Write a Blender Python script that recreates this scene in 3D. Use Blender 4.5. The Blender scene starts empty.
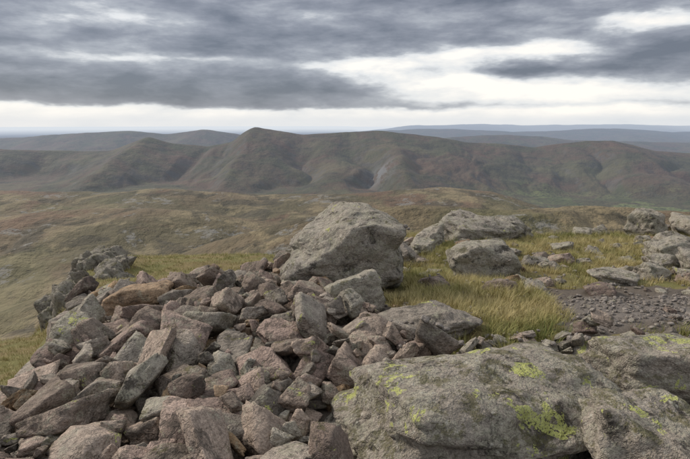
import bpy, bmesh, math, random, time
import numpy as np
from mathutils import Vector, Matrix, Euler
random.seed(7); rng=np.random.default_rng(7)
S=bpy.context.scene
EYE=1.6
T0=time.time()
# ---------------------------------------------------------------- noise
_T=rng.random(65536)
def _h(ix,iy,iz):
    return _T[((ix*73856093)^(iy*19349663)^(iz*83492791))&65535]
def vn(x,y,z=0.0):
    x=np.asarray(x,float);y=np.asarray(y,float)
    flat=np.isscalar(z)
    ix=np.floor(x).astype(np.int64);iy=np.floor(y).astype(np.int64)
    fx=x-ix;fy=y-iy
    fx=fx*fx*fx*(fx*(fx*6-15)+10);fy=fy*fy*fy*(fy*(fy*6-15)+10)
    if flat:
        zi=int(math.floor(z*7.3))
        h=lambda a,b:_h(ix+a,iy+b,zi)
        return ((h(0,0)*(1-fx)+h(1,0)*fx)*(1-fy)+(h(0,1)*(1-fx)+h(1,1)*fx)*fy)*2-1
    z=np.zeros_like(x)+z
    iz=np.floor(z).astype(np.int64);fz=z-iz;fz=fz*fz*fz*(fz*(fz*6-15)+10)
    r=0
    for a in (0,1):
        for b in (0,1):
            for c in (0,1):
                w=(fx if a else 1-fx)*(fy if b else 1-fy)*(fz if c else 1-fz)
                r=r+w*_h(ix+a,iy+b,iz+c)
    return r*2-1
def fbm(x,y,z=0.0,o=4,g=.5):
    r=0;a=1;t=0
    for i in range(o):
        r=r+a*vn(x*2.03**i+17.3*i,y*2.03**i-9.1*i,(z*2.03**i+5.7*i) if not np.isscalar(z) else z+i*.9);t+=a;a*=g
    return r/t
def ridged(x,y,z=0.0,o=4):
    r=0;a=1;t=0
    for i in range(o):
        r=r+a*(1-np.abs(vn(x*2.07**i+11.3*i,y*2.07**i+3.1*i,z)));t+=a;a*=.5
    return r/t
def ss(a,b,x):
    t=np.clip((x-a)/(b-a),0,1);return t*t*(3-2*t)
def smax(a,b,k):
    h=np.clip(.5+.5*(a-b)/k,0,1);return b+(a-b)*h+k*h*(1-h)
# ---------------------------------------------------------------- terrain height
def tab(t):
    t=np.array(t);return t[:,0],t[:,1]
RIDGES=[ # distance, front slope, back slope, rounding, table(bearing tan, elevation tan), gully amp
 (760,.20,.55,14,[(-.9,-.42),(-.45,-.30),(-.325,-.250),(-.215,-.212),(-.085,-.178),(.10,-.156),(.22,-.157),(.4,-.157),(.55,-.160),(.64,-.165),(.9,-.17)],.0),
 (1280,.16,.34,30,[(-.9,-.175),(-.6,-.166),(-.45,-.160),(-.36,-.157),(-.25,-.166),(-.15,-.182),(0,-.2),(.9,-.22)],.5),
 (1900,.12,.36,45,[(-.9,-.126),(-.64,-.124),(-.44,-.129),(-.35,-.119),(-.26,-.124),(-.15,-.133),(-.03,-.128),(.1,-.122),(.19,-.118),(.27,-.124),(.33,-.142),(.42,-.175),(.62,-.20),(.9,-.2)],.4),
 (4600,.245,.25,35,[(-.9,-.06),(-.624,-.046),(-.489,-.053),(-.434,-.052),(-.389,-.037),(-.353,-.0255),(-.317,-.037),(-.253,-.044),(-.205,-.035),(-.185,-.018),(-.165,-.0075),(-.143,-.0125),(-.081,-.0225),(-.027,-.020),(.063,-.015),(.1,-.0196),(.172,-.0267),(.226,-.037),(.28,-.039),(.353,-.046),(.389,-.041),(.443,-.0336),(.498,-.033),(.534,-.041),(.57,-.052),(.624,-.056),(.9,-.06)],.85),
 (9000,.2,.2,100,[(-.9,-.034),(-.62,-.029),(-.5,-.0205),(-.39,-.015),(-.32,-.0215),(-.26,-.013),(-.2,-.022),(-.1,-.05),(.05,-.05),(.14,-.034),(.19,-.026),(.28,-.022),(.36,-.026),(.42,-.033),(.8,-.04)],.5),
 (16000,.1,.1,200,[(-.9,-.03),(-.1,-.03),(.05,-.016),(.13,-.0125),(.2,-.012),(.3,-.017),(.38,-.015),(.45,-.011),(.52,-.0125),(.6,-.018),(.9,-.014)],.3),
 (32000,.08,.05,500,[(-.9,-.03),(0,-.02),(.12,-.006),(.25,-.0035),(.33,-.0055),(.5,-.004),(.6,-.006),(.9,-.005)],.2),
]
def far(x,y):
    r=np.hypot(x,y)
    h=-300*(1-np.exp(-r/500))-120*ss(1300,2900,r)-260*ss(9000,40000,r)
    h=h-70*np.exp(-((r-1010)/200)**2)-60*ss(600,1300,x)*ss(1900,2500,y)
    h=h+fbm(x/320,y/320,.5,5)*np.clip(r*.05,0,50)*ss(20,200,r)*(1-.6*ss(2400,3200,r))+(ridged(x/170,y/170,.9,3)-.6)*np.clip(r*.022,0,20)*(1-.8*ss(2300,3200,r))
    for i,(d,sf,sb,w,t,ga) in enumerate(RIDGES):
        sel=(r>d*.3)&(r<d*4)&(y>0)
        if not sel.any(): continue
        xs=x[sel];ys=y[sel];hs=h[sel]
        bx,bz=tab(t)
        b=xs/d
        c=(2*np.interp(b,bx,bz)+np.interp(b-.006,bx,bz)+np.interp(b+.006,bx,bz))/4*d
        c=c+fbm(xs/(d*.025),0*xs+i*7.7,.3,4)*d*.0009
        yc=d*(1+.05*fbm(xs/(d*.16),0*xs+i*3.3,.1,3))
        u=ys-yc
        dist=np.sqrt(u*u+w*w)-w
        hh=c-np.where(u<0,sf,sb)*dist
        below=np.clip(dist/(d*.12),0,1)
        wx=xs+fbm(xs/(d*.16),ys/(d*.16),2,3)*d*.085
        if ga>0:
            am=.5+.9*ss(-.4,.5,vn(xs/(d*.17)+3,ys/(d*.4),i*.5+.3))
            hh=hh-(ridged(wx/(d*.12),ys/(d*.34),i*.7,2)-.6)*d*.040*ga*below*am
            hh=hh-(ridged(wx/(d*.035)+4,ys/(d*.11),i*.4+.2,3)-.6)*d*.010*ga*below*(1.4-am)
            hh=hh+fbm(xs/(d*.02),ys/(d*.03),i*1.,4)*d*.0030*ga*np.clip(below*3,0,1)
        else:
            hh=hh+fbm(xs/90,ys/90,3.3,5)*17*np.clip(below*3,0.1,1)+(ridged(xs/35,ys/35,1.3,4)-.6)*5*np.clip(below*3,0.1,1)
        h[sel]=smax(hs,hh,d*.006)
    return h
def near(x,y):
    yr=np.interp(x,[-3,-1,.3,1.4,20],[5.6,6.4,7.6,11.2,11.8])+.35*vn(x*1.1,y*0+3)
    pl=-.10*np.maximum(y-4,0)-.06*np.maximum(-x,0)-.16*np.maximum(-x-1.2,0)
    rim=np.interp(y,[0,2,3.4,5,7],[-2.1,-2.15,-2.3,-2.6,-2.7])
    pl=pl-.9*np.maximum(y-yr,0)-1.3*np.maximum(rim-x+.25*vn(y*1.1,x*0+1),0)-.02*np.maximum(-y,0)
    pl=pl+.1*np.exp(-((x-2.4)**2/1.4+(y-9.3)**2/1.5))
    xl=-.455*y-.1+.45*vn(y*.6,0*x+9)
    sh=-.85-.180*(y-7)-1.2*np.maximum(xl-x,0)-.75*np.maximum(y-16.3+.05*(x+4),0)-.3*np.maximum(x+1,0)
    sh=sh+.25*fbm(x*.35,y*.35,1.2,3)
    sl=-1.05-.165*np.hypot(x*1.0,np.maximum(y,0)*.9)+.35*fbm(x*.25,y*.25,4.4,4)
    sl=sl-.8*np.maximum(y-11.5,0)-.5*np.maximum(-x-9,0)-.6*np.maximum(x-4,0)
    h=smax(pl,sh,.2); h=smax(h,sl,.25)
    return h+.05*fbm(x*1.3,y*1.3,7,4)+.018*fbm(x*7,y*7,3,3)
def height(x,y):
    x=np.asarray(x,float);y=np.asarray(y,float)
    r=np.hypot(x,y);out=np.zeros_like(x)
    a=r>22;b=r<55
    w=ss(22,55,r)
    if a.any(): out[a]=(far(x[a],y[a])-8*(1-ss(30,120,r[a])))*w[a]
    if b.any(): out[b]+=np.maximum(near(x[b],y[b]),-60)*(1-w[b])
    return out
def path_mask(x,y):
    return ss(1.75,2.3,x)*(1-ss(.36,.6,np.abs(y-(4.45+.10*(x-1.6)+.2*vn(x*1.2,0*x)))))
def grass_mask(x,y):
    a=fbm(x*.8,y*.8,11,4)
    patch=np.exp(-(((x-1.2)/.95)**2+((y-5.7)/1.9)**2))*1.3
    patch=np.maximum(patch,np.exp(-(((x-1.1)/.7)**2+((y-4.3)/1.1)**2))*1.25)
    patch=np.maximum(patch,.62*ss(.6,1.5,x)*ss(5.0,5.8,y)*(1-ss(11,12,y)))
    patch=np.maximum(patch,.5*ss(1.2,2,x)*ss(3,3.4,y)*(1-ss(3.9,4.2,y)))
    shelf=np.maximum(ss(6.5,7.4,y)*(1-ss(-.5,.8,x)),ss(2.6,3.2,-x))*1.1
    m=np.maximum(patch,shelf)*(1-path_mask(x,y))
    return np.clip(ss(.28,.6,m+.35*a),0,1)
# ---------------------------------------------------------------- node helpers
class NT:
    def __init__(s,nt): s.nt=nt;s.N=nt.nodes;s.L=nt.links
    def n(s,t,**k):
        nd=s.N.new(t)
        for a,b in k.items(): setattr(nd,a,b)
        return nd
    def con(s,v,inp):
        if isinstance(v,bpy.types.NodeSocket): s.L.new(v,inp)
        else: inp.default_value=v
    def m(s,op,a,b=0.0,c=None,clamp=False):
        nd=s.n('ShaderNodeMath',operation=op,use_clamp=clamp)
        s.con(a,nd.inputs[0]);s.con(b,nd.inputs[1])
        if c is not None: s.con(c,nd.inputs[2])
        return nd.outputs[0]
    def noise(s,v,scale,det=5,rough=.55,dist=0.0,out='Fac'):
        nd=s.n('ShaderNodeTexNoise');s.con(v,nd.inputs['Vector'])
        nd.inputs['Scale'].default_value=scale;nd.inputs['Detail'].default_value=det
        nd.inputs['Roughness'].default_value=rough;nd.inputs['Distortion'].default_value=dist
        return nd.outputs[out]
    def vor(s,v,scale,feat='F1',out='Distance'):
        nd=s.n('ShaderNodeTexVoronoi',feature=feat);s.con(v,nd.inputs['Vector']);nd.inputs['Scale'].default_value=scale
        return nd.outputs[out]
    def ramp(s,f,a,b):
        nd=s.n('ShaderNodeMapRange',interpolation_type='SMOOTHSTEP');s.con(f,nd.inputs[0])
        nd.inputs[1].default_value=a;nd.inputs[2].default_value=b
        return nd.outputs[0]
    def mix(s,f,a,b,mode='MIX'):
        nd=s.n('ShaderNodeMix',data_type='RGBA',blend_type=mode)
        s.con(f,nd.inputs[0])
        for v,i in ((a,6),(b,7)):
            if isinstance(v,tuple): v=(*v,1)
            s.con(v,nd.inputs[i])
        return nd.outputs[2]
    def vm(s,v,scale,off=(0,0,0)):
        nd=s.n('ShaderNodeMapping');s.con(v,nd.inputs[0]);nd.inputs['Scale'].default_value=scale;nd.inputs['Location'].default_value=off
        return nd.outputs[0]
    def bump(s,h,strength,dist):
        nd=s.n('ShaderNodeBump');s.con(h,nd.inputs['Height']);nd.inputs['Strength'].default_value=strength;nd.inputs['Distance'].default_value=dist
        return nd.outputs[0]
def newmat(name):
    m=bpy.data.materials.new(name);m.use_nodes=True
    t=NT(m.node_tree);b=m.node_tree.nodes['Principled BSDF'];b.inputs['Roughness'].default_value=.9
    b.inputs['Specular IOR Level'].default_value=.25
    return m,t,b
def rock_mat(name,c1,c2,c3,lichen=.5,moss=.3,yellow=0.0,seed=0,gain=1.0,stain=.6):
    m,t,b=newmat(name)
    g=t.n('ShaderNodeNewGeometry');P=t.vm(g.outputs['Position'],(1,1,1),(seed*3.1,seed*1.7,0))
    oi=t.n('ShaderNodeObjectInfo').outputs['Random']
    sep=t.n('ShaderNodeSeparateXYZ');t.con(g.outputs['Normal'],sep.inputs[0]);up=sep.outputs[2]
    f1=t.noise(P,2.6,2,.6);f2=t.noise(P,15,4,.72);f3=t.noise(P,85,2,.7)
    sel=t.m('ADD',t.m('MULTIPLY',oi,.9),t.m('MULTIPLY',t.m('SUBTRACT',f1,.5),1.0))
    c=t.mix(t.ramp(sel,.2,.5),c1,c2);c=t.mix(t.ramp(sel,.62,.85),c,c3)
    oi2=t.m('FRACT',t.m('MULTIPLY',oi,17.3))
    val=t.m('MULTIPLY',t.m('ADD',.52,t.m('MULTIPLY',oi2,.80)),gain) if seed<3 else gain
    vv=t.m('MULTIPLY',val,t.m('ADD',.15,t.m('MULTIPLY',f2,1.7)))
    vv=t.m('MULTIPLY',vv,t.m('ADD',.25,t.m('MULTIPLY',f3,1.5)))
    vc=t.n('ShaderNodeCombineColor')
    for i in range(3): t.con(vv,vc.inputs[i])
    c=t.mix(1.0,c,vc.outputs[0],'MULTIPLY')
    L=t.noise(P,7,5,.76,.3,out='Color')
    ls=t.n('ShaderNodeSeparateColor');t.con(L,ls.inputs[0])
    st=t.ramp(t.m('ADD',t.m('MULTIPLY',ls.outputs[1],.75),t.m('MULTIPLY',f1,.25)),.52,.60)
    c=t.mix(t.m('MULTIPLY',st,stain),c,(.055,.048,.04))
    l1=t.m('MULTIPLY',t.ramp(ls.outputs[0],.60-.14*lichen,.66-.14*lichen),t.ramp(f3,.3,.6))
    c=t.mix(t.m('MULTIPLY',l1,.6),c,t.mix(f1,(.39,.365,.295),(.345,.345,.25)))
    if lichen>.5:
        sp=t.m('SUBTRACT',1.0,t.ramp(t.m('ADD',t.vor(P,24),t.m('MULTIPLY',f3,.3)),.28,.42))
        sp=t.m('MULTIPLY',sp,t.ramp(f2,.42,.6))
        c=t.mix(t.m('MULTIPLY',sp,.6),c,(.53,.51,.44))
    if moss>0:
        mo=t.m('MULTIPLY',t.ramp(up,.1,.7),t.ramp(ls.outputs[2],.64-.16*moss,.70-.16*moss))
        mo=t.m('MULTIPLY',mo,t.ramp(f3,.25,.55))
        c=t.mix(t.m('MULTIPLY',mo,.75),c,t.mix(f2,(.055,.052,.022),(.135,.125,.045)))
    if yellow>0:
        ye=t.ramp(t.noise(t.vm(P,(1,1,1),(4,2,9)),4.6,5,.72,.4),.66-.09*yellow,.675-.09*yellow)
        ye=t.m('MULTIPLY',ye,t.ramp(f3,.36,.5))
        ye=t.m('MULTIPLY',ye,t.ramp(up,-.2,.35))
        c=t.mix(t.m('MULTIPLY',ye,.9),c,t.mix(f2,(.32,.34,.09),(.58,.60,.22)))
    t.con(c,b.inputs['Base Color'])
    g2=t.noise(P,11,5,.72);g3=t.vor(t.vm(P,(1,1,1.7)),5.0,'DISTANCE_TO_EDGE')
    cr=t.ramp(t.m('ADD',g3,t.m('MULTIPLY',g2,.25)),.13,.19)
    h=t.m('ADD',t.m('MULTIPLY',g2,1.4),t.m('MULTIPLY',cr,.08))
    t.con(t.bump(h,1.0,.048),b.inputs['Normal'])
    return m
M_pile=rock_mat('scree_rock',(.22,.192,.163),(.255,.202,.165),(.25,.188,.16),.42,.36,.12,1,1.30,.7)
M_warm=rock_mat('ochre_rock',(.31,.215,.13),(.29,.205,.135),(.27,.20,.15),.35,.15,0,2,1.25)
M_grey=rock_mat('grey_rock',(.265,.24,.20),(.275,.245,.205),(.245,.22,.19),.8,.5,.1,3,1.26,.85)
M_lich=rock_mat('lichen_rock',(.235,.207,.174),(.25,.217,.182),(.22,.196,.167),.9,.82,.82,4,1.25,.92)
M_gravel=rock_mat('gravel_stone',(.22,.195,.175),(.215,.175,.155),(.26,.235,.21),.2,0,0,5,1.3)
M_crag=rock_mat('crag_rock',(.215,.195,.165),(.225,.20,.168),(.19,.172,.148),.6,.7,0,6,1.1,.75)
# ---------------------------------------------------------------- rock meshes
_ico={}
def ico(l):
    if l not in _ico:
        bm=bmesh.new();bmesh.ops.create_icosphere(bm,subdivisions=l,radius=1)
        v=np.array([p.co[:] for p in bm.verts]);f=np.array([[q.index for q in p.verts] for p in bm.faces]);bm.free()
        _ico[l]=(v/np.linalg.norm(v,axis=1)[:,None],f)
    return _ico[l]
def rock_verts(seed,level,dims,nplanes=13,k=26,rough=1.0,extra=None):
    r=np.random.default_rng(seed);v,f=ico(level)
    n=r.normal(size=(nplanes,3));n/=np.linalg.norm(n,axis=1)[:,None]
    ax=np.array([[1,0,0],[-1,0,0],[0,1,0],[0,-1,0],[0,0,1],[0,0,-1]],float)+r.normal(size=(6,3))*.26
    ax/=np.linalg.norm(ax,axis=1)[:,None]
    n=np.vstack([n,ax]);d=np.concatenate([r.uniform(.78,1.08,nplanes),r.uniform(.62,.84,6)])
    dot=v@n.T/d
    rad=1/(np.log(np.exp(k*np.clip(dot,0,None)).sum(1))/k)
    p=v*rad[:,None]
    o=r.uniform(5,50,3)
    q=p*1.0+o
    w=fbm(q[:,0]*1.6,q[:,1]*1.6,q[:,2]*1.6,3)*.07
    s=fbm(q[:,0]*2.2,q[:,1]*2.2,q[:,2]*3.5,2)*5
    fl=np.floor(s);fr=s-fl;stp=(fl+ss(.35,.65,fr))/5*.13
    fine=fbm(q[:,0]*6,q[:,1]*6,q[:,2]*6,4,.62)*.06
    p=p*(1+rough*(w+stp+fine))[:,None]
    p=p/np.abs(p).max(0)
    p=p*(np.array(dims)/2)
    if extra: p=extra(p)
    return p,f
def mkmesh(name,v,f,mat,smooth=True):
    me=bpy.data.meshes.new(name)
    nv=len(v);nf=len(f);fs=f.shape[1]
    me.vertices.add(nv);me.vertices.foreach_set('co',np.asarray(v,np.float32).ravel())
    me.loops.add(nf*fs);me.loops.foreach_set('vertex_index',f.astype(np.int32).ravel())
    me.polygons.add(nf);me.polygons.foreach_set('loop_start',np.arange(0,nf*fs,fs,dtype=np.int32))
    me.polygons.foreach_set('loop_total',np.full(nf,fs,np.int32))
    me.polygons.foreach_set('use_smooth',np.full(nf,smooth))
    me.update(calc_edges=True);me.materials.append(mat)
    return me
def addobj(name,data,parent=None):
    o=bpy.data.objects.new(name,data);S.collection.objects.link(o)
    if parent: o.parent=parent
    return o
# ---------------------------------------------------------------- ground sheet
ang=np.concatenate([np.arange(-180,-44,4.0),np.arange(-44,44.001,.1),np.arange(48,180.1,4.0)])
ang=np.radians(ang)
rad=np.concatenate([[0.02],np.exp(np.arange(math.log(.4),math.log(250),.017)),np.exp(np.arange(math.log(250),math.log(1300),.008)),np.exp(np.arange(math.log(1300),math.log(6500),.0055)),np.exp(np.arange(math.log(6500),math.log(90000),.016))])
A,R=np.meshgrid(ang,rad)
X=R*np.sin(A);Y=R*np.cos(A);Z=height(X,Y)
nr,na=X.shape
idx=np.arange(nr*na).reshape(nr,na)
F=np.stack([idx[:-1,:-1],idx[:-1,1:],idx[1:,1:],idx[1:,:-1]],-1).reshape(-1,4)[:,::-1]
RN=30.0
mn,t,b=newmat('summit_ground')
g=t.n('ShaderNodeNewGeometry');P=g.outputs['Position']
ga=t.n('ShaderNodeAttribute',attribute_name='grass').outputs['Fac'];pa=t.n('ShaderNodeAttribute',attribute_name='path').outputs['Fac']
k1=t.noise(P,6,4,.7);k2=t.noise(P,45,3,.7);k3=t.noise(P,1.1,3,.6)
soil=t.mix(k2,(.05,.042,.034),(.17,.14,.115))
grs=t.mix(k1,(.10,.10,.03),(.21,.19,.07));grs=t.mix(t.ramp(k3,.42,.6),grs,(.19,.145,.065));grs=t.mix(t.ramp(k2,.5,.8),grs,(.06,.06,.025))
gc=t.ramp(t.m('ADD',ga,t.m('MULTIPLY',t.m('SUBTRACT',k1,.5),.8)),.35,.6)
nc=t.mix(gc,soil,grs)
nc=t.mix(pa,nc,t.mix(k2,(.09,.080,.070),(.23,.20,.18)))
t.con(nc,b.inputs['Base Color'])
t.con(t.bump(t.m('ADD',t.m('MULTIPLY',t.noise(P,45,3,.7),.4),t.noise(P,6,4,.7)),.8,.03),b.inputs['Normal'])
m,t,b=newmat('fell_land')
g=t.n('ShaderNodeNewGeometry');P=g.outputs['Position']
sp=t.n('ShaderNodeSeparateXYZ');t.con(P,sp.inputs[0])
ln=t.n('ShaderNodeVectorMath',operation='LENGTH');t.con(P,ln.inputs[0]);D=ln.outputs['Value']
nsep=t.n('ShaderNodeSeparateXYZ');t.con(g.outputs['Normal'],nsep.inputs[0])
n1=t.noise(P,.0028,6,.6,.5,out='Color');n1s=t.n('ShaderNodeSeparateColor');t.con(n1,n1s.inputs[0])
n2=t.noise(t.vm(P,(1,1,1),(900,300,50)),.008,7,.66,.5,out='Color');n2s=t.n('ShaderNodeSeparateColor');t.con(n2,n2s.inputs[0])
n3=t.noise(P,.045,5,.7)
mo=t.mix(t.ramp(n1s.outputs[0],.42,.58),(.115,.098,.055),(.155,.118,.072))
mo=t.mix(t.m('MULTIPLY',t.ramp(n2s.outputs[0],.50,.59),.7),mo,(.245,.20,.118))  # pale straw moor; doubles as sunlit cloud-gap patches painted into the colour
mo=t.mix(t.m('MULTIPLY',t.ramp(n1s.outputs[1],.52,.60),.65),mo,(.16,.095,.065))
mo=t.mix(t.m('MULTIPLY',t.ramp(n2s.outputs[1],.51,.60),.75),mo,(.06,.053,.035))
mo=t.mix(t.m('MULTIPLY',t.ramp(n1s.outputs[2],.55,.64),.4),mo,(.135,.135,.062))
mo=t.mix(t.m('MULTIPLY',t.ramp(n3,.52,.68),.5),mo,(.055,.049,.033))
mo=t.mix(t.m('MULTIPLY',t.m('MULTIPLY',t.ramp(n2s.outputs[2],.56,.60),t.ramp(n3,.45,.53)),.75),mo,(.22,.21,.19))
mf=t.mix(t.ramp(n1s.outputs[0],.40,.60),(.075,.072,.044),(.105,.077,.055))
mf=t.mix(t.m('MULTIPLY',t.ramp(n2s.outputs[0],.48,.61),.6),mf,(.042,.04,.032))
mf=t.mix(t.m('MULTIPLY',t.ramp(n1s.outputs[2],.51,.61),.5),mf,(.13,.118,.066))
mf=t.mix(t.m('MULTIPLY',t.ramp(n1s.outputs[1],.52,.62),.5),mf,(.125,.075,.056))
mf=t.mix(t.m('MULTIPLY',t.ramp(n2s.outputs[1],.54,.62),.35),mf,(.07,.085,.045))
steep=t.m('SUBTRACT',1.0,t.ramp(nsep.outputs[2],.86,.95))
mf=t.mix(t.m('MULTIPLY',steep,t.m('MULTIPLY',t.ramp(n2s.outputs[2],.47,.58),.5)),mf,(.105,.10,.095))
scx=t.m('POWER',t.m('ABSOLUTE',t.m('DIVIDE',t.m('SUBTRACT',sp.outputs[0],230.0),85.0)),2.0);scy=t.m('POWER',t.m('ABSOLUTE',t.m('DIVIDE',t.m('SUBTRACT',sp.outputs[1],3600.0),200.0)),2.0)
scr=t.m('MULTIPLY',t.m('EXPONENT',t.m('MULTIPLY',t.m('ADD',scx,scy),-1.0)),t.ramp(t.noise(t.vm(P,(1,.35,1)),.018,4,.7),.42,.55))
mf=t.mix(t.m('MULTIPLY',scr,.85),mf,(.18,.185,.19))
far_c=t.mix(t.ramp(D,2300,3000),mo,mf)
V=t.n('ShaderNodeTexVoronoi');V.inputs['Scale'].default_value=.0075;t.con(t.vm(P,(1,1.0,0)),V.inputs['Vector'])
pv=t.n('ShaderNodeSeparateColor');t.con(V.outputs['Color'],pv.inputs[0])
pc=t.mix(pv.outputs[0],(.07,.085,.035),(.17,.20,.08));pc=t.mix(t.ramp(pv.outputs[1],.5,.55),pc,(.09,.085,.045));pc=t.mix(t.ramp(n3,.5,.6),pc,(.03,.035,.02))
low=t.m('MULTIPLY',t.m('SUBTRACT',1.0,t.ramp(sp.outputs[2],-415,-380)),t.m('MULTIPLY',t.ramp(D,2200,2500),t.m('SUBTRACT',1.0,t.ramp(D,3700,4300))))
low=t.m('MULTIPLY',low,t.ramp(sp.outputs[0],900,1300))
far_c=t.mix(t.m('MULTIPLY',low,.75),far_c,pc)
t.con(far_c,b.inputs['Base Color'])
t.con(t.bump(t.m('ADD',t.m('MULTIPLY',t.noise(P,.05,4,.7),.6),t.m('MULTIPLY',t.noise(P,.015,5,.65),2.0)),1.0,9.0),b.inputs['Normal'])
em=t.n('ShaderNodeEmission');em.inputs[1].default_value=1.0  # distance haze painted into the land material as emission, thicker further from the origin
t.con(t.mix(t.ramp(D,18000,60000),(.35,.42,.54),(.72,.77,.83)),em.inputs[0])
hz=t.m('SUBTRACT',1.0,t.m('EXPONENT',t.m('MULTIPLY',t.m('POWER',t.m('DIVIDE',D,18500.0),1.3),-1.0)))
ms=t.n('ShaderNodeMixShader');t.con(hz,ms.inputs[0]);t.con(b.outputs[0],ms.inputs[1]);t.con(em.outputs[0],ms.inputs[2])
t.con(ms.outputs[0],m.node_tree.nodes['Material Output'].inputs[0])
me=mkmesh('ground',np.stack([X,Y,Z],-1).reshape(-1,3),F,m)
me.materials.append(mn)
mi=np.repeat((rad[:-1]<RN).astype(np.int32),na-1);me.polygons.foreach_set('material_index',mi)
nearm=(R.ravel()<60)
for nm,fn in (('grass',grass_mask),('path',path_mask)):
    at=me.attributes.new(nm,'FLOAT','POINT');v=np.zeros(X.size);v[nearm]=fn(X.ravel()[nearm],Y.ravel()[nearm]);at.data.foreach_set('value',v.astype(np.float32))
addobj('ground',me)
print('T ground',time.time()-T0,X.size)
# ---------------------------------------------------------------- height grid used for stacking stones
GX0,GY0,CS=-5.0,1.0,.02
gx=np.arange(GX0,7.6,CS);gy=np.arange(GY0,12,CS)
GX,GY=np.meshgrid(gx,gy);H=height(GX,GY);H0=H.copy();BLK=np.zeros_like(H,bool)
def win(x,y,r):
    i0=max(0,int((x-r-GX0)/CS));i1=min(len(gx),int((x+r-GX0)/CS)+2);j0=max(0,int((y-r-GY0)/CS));j1=min(len(gy),int((y+r-GY0)/CS)+2)
    return slice(j0,j1),slice(i0,i1)
def stamp_mesh(pts):
    i=((pts[:,0]-GX0)/CS).astype(int);j=((pts[:,1]-GY0)/CS).astype(int)
    ok=(i>0)&(i<len(gx)-1)&(j>0)&(j<len(gy)-1)
    for a in (0,1):
        for c in (0,1): np.maximum.at(H,(j[ok]+a,i[ok]+c),pts[ok,2])
# ---------------------------------------------------------------- hero boulders
def boulder(name,x,y,dims,rot=(0,0,0),sink=.2,mat=M_grey,seed=1,level=5,k=26,npl=13,rough=1.,extra=None,parent=None,block=True):
    v,f=rock_verts(seed,level,dims,npl,k,rough,extra)
    e=np.array(Euler([math.radians(a) for a in rot]).to_matrix());v=v@e.T
    h=v[:,2].max()-v[:,2].min()
    z0=float(height(np.array([x]),np.array([y]))[0])
    z=z0-v[:,2].min()-sink*h
    o=addobj(name,mkmesh(name,v,f,mat),parent);o.location=(x,y,z)
    if block:
        stamp_mesh(v+np.array([x,y,z]))
        s=win(x,y,max(dims)/2*1.1);c=v[:,:2]
        rx=(c[:,0].max()-c[:,0].min())/2*1.0;ry=(c[:,1].max()-c[:,1].min())/2*1.0
        BLK[s]|=((GX[s]-x)/rx)**2+((GY[s]-y)/ry)**2<1
    return o
def bigshape(p):
    u=p[:,0]/.85;q=p.copy()
    prof=np.interp(u,[-1,-.75,-.35,-.05,.25,.6,1],[.22,.42,.74,1.06,1.10,.86,.52])
    q[:,2]=np.where(p[:,2]>0,p[:,2]*prof,p[:,2]);return q
def crest(p):
    v_=p[:,1]/.5;q=p.copy()
    prof=np.interp(v_,[-1,-.5,.15,.6,1],[.62,.86,1.08,.95,.6])*(1+.10*fbm(p[:,0]*2.2+9,p[:,1]*2.2+4,.2,3))
    q[:,2]=np.where(p[:,2]>0,p[:,2]*prof,p[:,2]);return q
boulder('large_boulder',0.04,5.75,(1.82,1.25,1.36),(4,0,6),.24,M_grey,21,6,40,12,1.0,bigshape)
boulder('boulder',.08,4.6,(.60,.5,.46),(5,-8,30),.2,M_grey,33,5)
boulder('boulder',1.72,6.5,(1.0,.75,.60),(0,5,10),.25,M_grey,35,5)
boulder('boulder',2.35,9.5,(1.6,1.0,.62),(5,8,-10),.3,M_grey,37,5)
boulder('boulder',3.1,9.9,(1.0,.8,.5),(0,12,20),.35,M_grey,38,5)
boulder('boulder',1.45,9.0,(.6,.5,.45),(0,-5,50),.25,M_grey,39,5)
boulder('boulder',1.2,8.2,(.5,.4,.3),(0,-5,50),.25,M_grey,40,5)
boulder('flat_slab_rock',.60,3.92,(1.0,.6,.30),(-6,-4,8),.38,M_pile,41,5)
boulder('lichen_boulder',.62,2.5,(1.6,1.0,.74),(2,-5,9),.24,M_lich,52,6,36,12,1.1,crest)
boulder('lichen_boulder',1.36,2.05,(.95,.95,.66),(8,-10,20),.24,M_lich,55,6,36,12,1.1,crest)
boulder('lichen_boulder',2.0,3.15,(1.15,.6,.40),(0,-4,-6),.32,M_lich,57,5,36,12,1.1)
boulder('boulder',1.15,2.0,(.6,.6,.3),(0,-4,-6),.3,M_lich,58,5,26,12,.8)
boulder('ochre_boulder',-2.05,5.15,(.74,.55,.36),(8,-10,12),.05,M_warm,61,5)
boulder('boulder',3.7,6.3,(.7,.45,.3),(4,5,30),.3,M_grey,64,5)
boulder('boulder',3.1,6.0,(.6,.45,.22),(4,5,-20),.3,M_grey,65,5)
boulder('boulder',6.1,10.8,(.9,.8,.78),(4,5,30),.3,M_grey,66,5)
boulder('boulder',7.1,10.8,(1.1,.8,.7),(4,5,80),.3,M_grey,67,5)
boulder('boulder',4.75,7.6,(.8,.6,.45),(4,5,10),.3,M_grey,68,5)
boulder('boulder',4.2,6.9,(.55,.5,.34),(4,5,10),.3,M_grey,70,5)
boulder('boulder',5.3,8.6,(.8,.6,.42),(4,5,10),.3,M_grey,71,5)
boulder('boulder',4.5,6.6,(.7,.6,.42),(4,5,70),.3,M_grey,72,5)
boulder('boulder',.75,7.3,(.5,.5,.4),(4,5,10),.2,M_pile,69,5)
crag=addobj('rock_outcrop',None)
for i in range(60):
    r=random.Random(i+100);u=r.random()
    y=15.3-3.9*r.random()
    x=-.455*y+.35-1.8*u
    w=r.uniform(.35,.85)
    boulder('crag_block_%02d'%i,x,y,(w*.9,w*.8,w*1.5),(r.uniform(-14,14),r.uniform(-26,0),r.uniform(0,180)),.66,M_crag,200+i,4,34,8,1.3,parent=crag,block=False)
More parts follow.
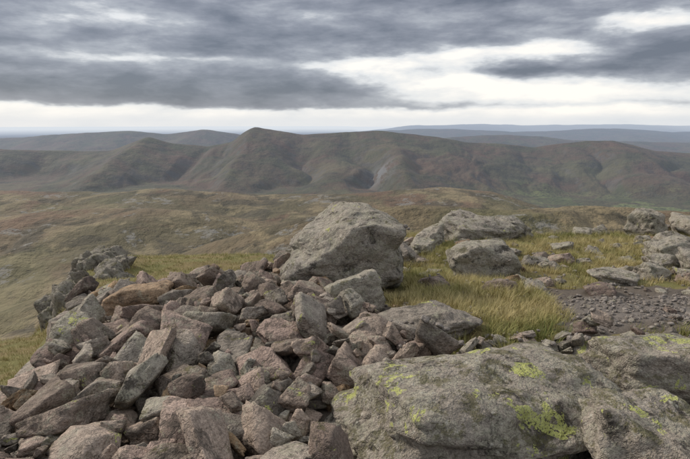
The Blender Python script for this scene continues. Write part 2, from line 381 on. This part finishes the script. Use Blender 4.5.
# ---------------------------------------------------------------- stone stacking
VAR=[]
for i in range(28):
    r=random.Random(i)
    dims=(1,r.uniform(.6,.9),r.uniform(.28,.54))
    v,f=rock_verts(500+i,4,dims,r.randint(4,8),52,.75)
    VAR.append((v,dims))
MESH={}
def vmesh(i,mat):
    if (i,mat.name) not in MESH: MESH[(i,mat.name)]=mkmesh('stone_shape_%d'%i,VAR[i][0],_ico[4][1],mat)
    return MESH[(i,mat.name)]
def stone(parent,x,y,s,mat,sink=.25,tilt=16,nm='stone',cap=9,hollow=False,blk=.25):
    j=int((y-GY0)/CS);i=int((x-GX0)/CS)
    if not(0<=j<len(gy) and 0<=i<len(gx)): return False
    if BLK[j,i]: return False
    w=win(x,y,s*.42)
    if BLK[w].mean()>blk: return False
    k=random.randrange(len(VAR));v,dims=VAR[k]
    hh=H[w];gxx=GX[w]-x;gyy=GY[w]-y;mk=(gxx**2+gyy**2)<(s*.4)**2
    if mk.sum()<3: return False
    if hollow:
        w2=win(x,y,.16)
        if np.median(hh[mk])>H[w2].mean()-.01: return False
    hv=hh[mk];hv=np.minimum(hv,np.median(hv)+s*.3)
    base=np.percentile(hv,45)
    if base-H0[j,i]>cap: return False
    Am=np.stack([gxx[mk],gyy[mk],np.ones(mk.sum())],1)
    co=np.linalg.lstsq(Am,hv,rcond=None)[0]
    sx,sy=np.clip(co[:2],-.5,.5)
    q=Vector((0,0,1)).rotation_difference(Vector((-sx,-sy,1)).normalized())
    e=Euler((math.radians(random.gauss(0,tilt)),math.radians(random.gauss(0,tilt)),random.uniform(0,6.28)))
    Mx=q.to_matrix()@e.to_matrix()
    pts=(v*s)@np.array(Mx).T
    h=pts[:,2].max()-pts[:,2].min()
    z=base-pts[:,2].min()-sink*h
    o=addobj(nm,vmesh(k,mat),parent);o.matrix_local=Matrix.Translation((x,y,z))@Mx.to_4x4()@Matrix.Scale(s,4)
    stamp_mesh(pts+np.array([x,y,z]))
    return True
def in_pile(x,y):
    xr=np.interp(y,[1.5,2.6,3.2,4.2,5,5.6,7.5],[.3,.15,.65,.45,.1,-.3,-.5])
    return x>-3.2 and x<xr and 1.3<y<6.8
pile=addobj('scree_rocks',None)
def fill(n,a_,b_,sink,tilt,p=1.5,cap=9,hollow=False):
    c=0
    for _ in range(n*5):
        if c>=n: break
        x=random.uniform(-3.2,.7);y=random.uniform(1.4,6.8)
        if not in_pile(x,y): continue
        s=a_+(b_-a_)*random.random()**p
        mat=random.choices([M_pile,M_warm,M_grey],[.80,.08,.12])[0]
        if stone(pile,x,y,s,mat,sink,tilt,cap=cap,hollow=hollow): c+=1
    print('fill',c)
fill(330,.18,.36,.3,14,1.2,.10)
for x,y,s,mt in [(-1.62,3.7,.56,M_pile),(-1.12,3.5,.54,M_pile),(-.62,2.9,.46,M_lich),(-2.0,3.1,.42,M_warm),(-.25,3.9,.38,M_pile),(-.5,3.35,.4,M_pile),(-.65,4.6,.45,M_pile),(-1.2,5.6,.5,M_pile),(-1.7,4.4,.45,M_pile),(-.9,4.1,.42,M_pile),(-2.2,4.1,.5,M_grey),(-2.3,4.6,.5,M_grey),(-.2,3.1,.36,M_pile),(-1.5,2.8,.4,M_pile),(-1.1,6.2,.45,M_pile),(-.5,5.4,.42,M_pile),(-2.1,3.5,.45,M_pile),(-1.0,2.5,.38,M_pile),(-1.6,4.95,.42,M_pile),(-.15,4.45,.36,M_pile),(-1.9,5.7,.4,M_warm)]:
    stone(pile,x,y,s,mt,.2,12,cap=.3)
fill(270,.26,.48,.25,20,1.3,.15)
fill(240,.14,.26,.3,24,1.3,.18)
fill(420,.06,.15,.3,25,1.3,.2,True)
sc=addobj('scattered_rocks',None);c=0
for _ in range(3500):
    if c>460: break
    x=random.uniform(.2,7.4);y=random.uniform(1.8,11.6)
    if path_mask(np.array([x]),np.array([y]))[0]>.3 and random.random()<.85: continue
    gm=grass_mask(np.array([x]),np.array([y]))[0]
    if random.random()<gm*.7: continue
    s=.08+.42*random.random()**2.0*(1 if y>5 else .6)
    if stone(sc,x,y,s,random.choices([M_grey,M_pile,M_warm],[.55,.37,.08])[0],.42,10,cap=.12): c+=1
for _ in range(160):
    x=random.uniform(.2,2.6);y=random.uniform(2.7,3.9)
    stone(sc,x,y,random.uniform(.06,.2),random.choice([M_pile,M_grey]),.3,18,cap=.15,blk=.7)
print('T stones',time.time()-T0)
# ---------------------------------------------------------------- gravel
def merged(name,n,pos,smin_,smax_,mat):
    vs=[];fs=[];o=0;v0=[rock_verts(900+i,2,(1,.75,.5),9,20,.8)[0] for i in range(8)];f0=_ico[2][1]
    for _ in range(n):
        x,y=pos()
        j=int((y-GY0)/CS);i=int((x-GX0)/CS)
        if not(0<=j<len(gy) and 0<=i<len(gx)) or BLK[j,i]: continue
        s=smin_+(smax_-smin_)*random.random()**3
        e=np.array(Euler((random.gauss(0,.3),random.gauss(0,.3),random.uniform(0,6.28))).to_matrix())
        p=(v0[random.randrange(8)]*s)@e.T+np.array([x,y,H[j,i]+s*.08])
        vs.append(p);fs.append(f0+o);o+=len(p)
    addobj(name,mkmesh(name,np.vstack(vs),np.vstack(fs),mat))
gxs=rng.uniform(.3,6.9,60000);gys=rng.uniform(3.0,9,60000)
kk=(rng.random(60000)<.14+.9*path_mask(gxs,gys))&((gys<5.8)|(rng.random(60000)<.3))
GP=iter(list(zip(gxs[kk],gys[kk])))
merged('gravel',5600,lambda:next(GP),.012,.07,M_gravel)
# ---------------------------------------------------------------- grass
def grassobj(name,pts,nb,lmin,lmax,spread,wd):
    n=len(pts)
    P0=np.repeat(pts,nb,0);N=len(P0)
    a=rng.uniform(0,2*np.pi,N);rr=spread*np.sqrt(rng.random(N))
    base=P0+np.stack([np.cos(a)*rr,np.sin(a)*rr,np.zeros(N)-.01],1)
    L=rng.uniform(lmin,lmax,N)*np.repeat(rng.uniform(.45,1.35,n),nb)
    da=a+rng.normal(0,.7,N);lean=rng.uniform(.25,1.1,N)
    dx=np.cos(da);dy=np.sin(da)
    wx=-dy*wd/2;wy=dx*wd/2
    V=np.zeros((N,5,3))
    for i,(s,w) in enumerate(((0,1),(.55,.75),(1,0))):
        hor=L*lean*(s**1.8)*.8;ver=L*(s-.35*lean*s*s)
        c=base+np.stack([dx*hor,dy*hor,ver],1)
        if i<2:
            V[:,2*i]=c-np.stack([wx*w,wy*w,0*wx],1);V[:,2*i+1]=c+np.stack([wx*w,wy*w,0*wx],1)
        else: V[:,4]=c
    b0=np.arange(N)*5
    F=np.concatenate([np.stack([b0,b0+1,b0+3],1),np.stack([b0,b0+3,b0+2],1),np.stack([b0+2,b0+3,b0+4],1)])
    me=mkmesh(name,V.reshape(-1,3),F,M_grass)
    at=me.attributes.new('tone','FLOAT','POINT')
    pt=.5+.9*fbm(pts[:,0]*1.3,pts[:,1]*1.3,5,3)
    tn=np.clip(np.repeat(pt*.6+.2*rng.random(n),nb)+rng.random(N)*.4,0,1)
    at.data.foreach_set('value',np.repeat(tn,5).astype(np.float32))
    addobj(name,me)
M_grass,t,b=newmat('fell_grass')
tn=t.n('ShaderNodeAttribute',attribute_name='tone').outputs['Fac']
c=t.mix(t.ramp(tn,0,.5),(.10,.135,.035),(.28,.26,.09));c=t.mix(t.ramp(tn,.42,.85),c,(.48,.40,.20))
t.con(c,b.inputs['Base Color']);b.inputs['Roughness'].default_value=.75
def sample(n,x0,x1,y0,y1,useH):
    xs=rng.uniform(x0,x1,n*6);ys=rng.uniform(y0,y1,n*6)
    k=rng.random(n*6)<grass_mask(xs,ys)**1.3
    xs=xs[k][:n];ys=ys[k][:n]
    zs=height(xs,ys)
    if useH:
        j=np.clip(((ys-GY0)/CS).astype(int),0,len(gy)-1);i=np.clip(((xs-GX0)/CS).astype(int),0,len(gx)-1)
        ok=(H[j,i]-H0[j,i])<.05;xs,ys,zs=xs[ok],ys[ok],zs[ok]
    return np.stack([xs,ys,zs],1)
grassobj('grass',np.vstack([sample(4800,.2,6.8,3.0,11.5,True),sample(900,.3,2.0,3.2,6.2,True)]),32,.04,.14,.045,.0034)
grassobj('shelf_grass',sample(8000,-12,0,4.5,17,False),14,.04,.10,.09,.007)
# ---------------------------------------------------------------- sky
W=bpy.data.worlds.new('World');S.world=W;W.use_nodes=True
W.cycles.sampling_method='MANUAL';W.cycles.sample_map_resolution=256
t=NT(W.node_tree);bg=W.node_tree.nodes['Background'];bg.inputs[1].default_value=.1
SUN_EL,SUN_AZ=34,-58
sky=t.n('ShaderNodeTexSky',sky_type='NISHITA');sky.sun_disc=False;sky.sun_elevation=math.radians(SUN_EL);sky.sun_rotation=math.radians(SUN_AZ)
sky.altitude=700
tc=t.n('ShaderNodeTexCoord').outputs['Generated']
sx=t.n('ShaderNodeSeparateXYZ');t.con(tc,sx.inputs[0])
az=t.m('MULTIPLY',t.m('ARCTAN2',sx.outputs[0],sx.outputs[1]),57.2958)
el=t.m('MULTIPLY',t.m('ARCSINE',sx.outputs[2]),57.2958)
cv=t.n('ShaderNodeCombineXYZ');t.con(t.m('MULTIPLY',az,.085),cv.inputs[0]);t.con(t.m('MULTIPLY',el,.27),cv.inputs[1])
CV=cv.outputs[0]
wa=t.m('SUBTRACT',t.noise(CV,1.3,3,.55),.5);wb=t.m('SUBTRACT',t.noise(t.vm(CV,(1,1,1),(5,5,5)),1.6,4,.6),.5)
azw=t.m('ADD',az,t.m('MULTIPLY',wa,16.0));elw=t.m('ADD',el,t.m('MULTIPLY',wb,2.2))
bsum=.30
def gauss(a,e,wa,we,amp):
    q1=t.m('DIVIDE',t.m('SUBTRACT',azw,a),wa);q2=t.m('DIVIDE',t.m('SUBTRACT',elw,e),we)
    q=t.m('ADD',t.m('MULTIPLY',q1,q1),t.m('MULTIPLY',q2,q2))
    return t.m('MULTIPLY',t.m('EXPONENT',t.m('MULTIPLY',q,-1.0)),amp)
for G in [(-20,3.2,20,1.4,-.24),(-2,3.0,10,.8,-.2),(3,5.5,9,.85,.65),(10,4.1,6,.9,.6),(17,6.6,9,.9,.8),(28,8.8,8,.8,.7),(-18,5.9,11,.5,.30),
          (20,4.9,10,.5,-.28),(30,6.1,8,1.1,-.38),(20,2.7,17,1.2,.8),(-20,9.4,11,1.1,.22),(22,11.6,14,1,-.18),(0,8.4,12,.8,-.12)]:
    bsum=t.m('ADD',bsum,gauss(*G))
bsum=t.m('ADD',bsum,t.m('MULTIPLY',t.m('SUBTRACT',1.0,t.ramp(elw,1.1,1.8)),.52))
n4=t.m('SUBTRACT',t.noise(t.vm(CV,(1,1.1,1),(2,8,4)),1.7,6,.58,.12),.5)
bsum=t.m('ADD',bsum,t.m('MULTIPLY',n4,t.m('ADD',.65,t.m('MULTIPLY',t.ramp(el,1,5),.8))))
bsum=t.m('ADD',bsum,t.m('MULTIPLY',t.ramp(el,12,25),.34))
cr=t.n('ShaderNodeValToRGB');t.con(bsum,cr.inputs[0])
e=cr.color_ramp.elements;e[0].position=.0;e[0].color=(.165,.185,.235,1);e[1].position=1;e[1].color=(1.08,1.04,.99,1)
for p_,c_ in ((.3,(.29,.31,.37)),(.5,(.44,.465,.52)),(.72,(.82,.835,.86))):
    q=e.new(p_);q.color=(*c_,1)
cc=t.mix(t.m('MULTIPLY',t.m('SUBTRACT',1.0,t.ramp(el,.1,.9)),.6),cr.outputs[0],(.74,.78,.84))
sc10=t.mix(1.0,cc,(10,10,9.9),'MULTIPLY')
fin=t.mix(.08,sc10,sky.outputs[0])
t.con(fin,bg.inputs[0])
sl=bpy.data.lights.new('sun','SUN');sl.energy=3.1;sl.angle=math.radians(10);sl.color=(1,.91,.79)
so=addobj('sun',sl)
d=Vector((math.sin(math.radians(SUN_AZ))*math.cos(math.radians(SUN_EL)),math.cos(math.radians(SUN_AZ))*math.cos(math.radians(SUN_EL)),math.sin(math.radians(SUN_EL))))
so.rotation_euler=d.to_track_quat('Z','Y').to_euler();so.location=d*50
# ---------------------------------------------------------------- camera
cam=bpy.data.cameras.new('camera');co=addobj('camera',cam)
cam.sensor_width=36;cam.lens=36*541/690;cam.clip_start=.05;cam.clip_end=200000
co.location=(0,0,EYE);co.rotation_euler=(math.radians(90-11.24),0,0)
S.camera=co
S.view_settings.view_transform='Standard';S.view_settings.look='None';S.view_settings.exposure=0
print('objects',len(bpy.data.objects),'T',time.time()-T0)
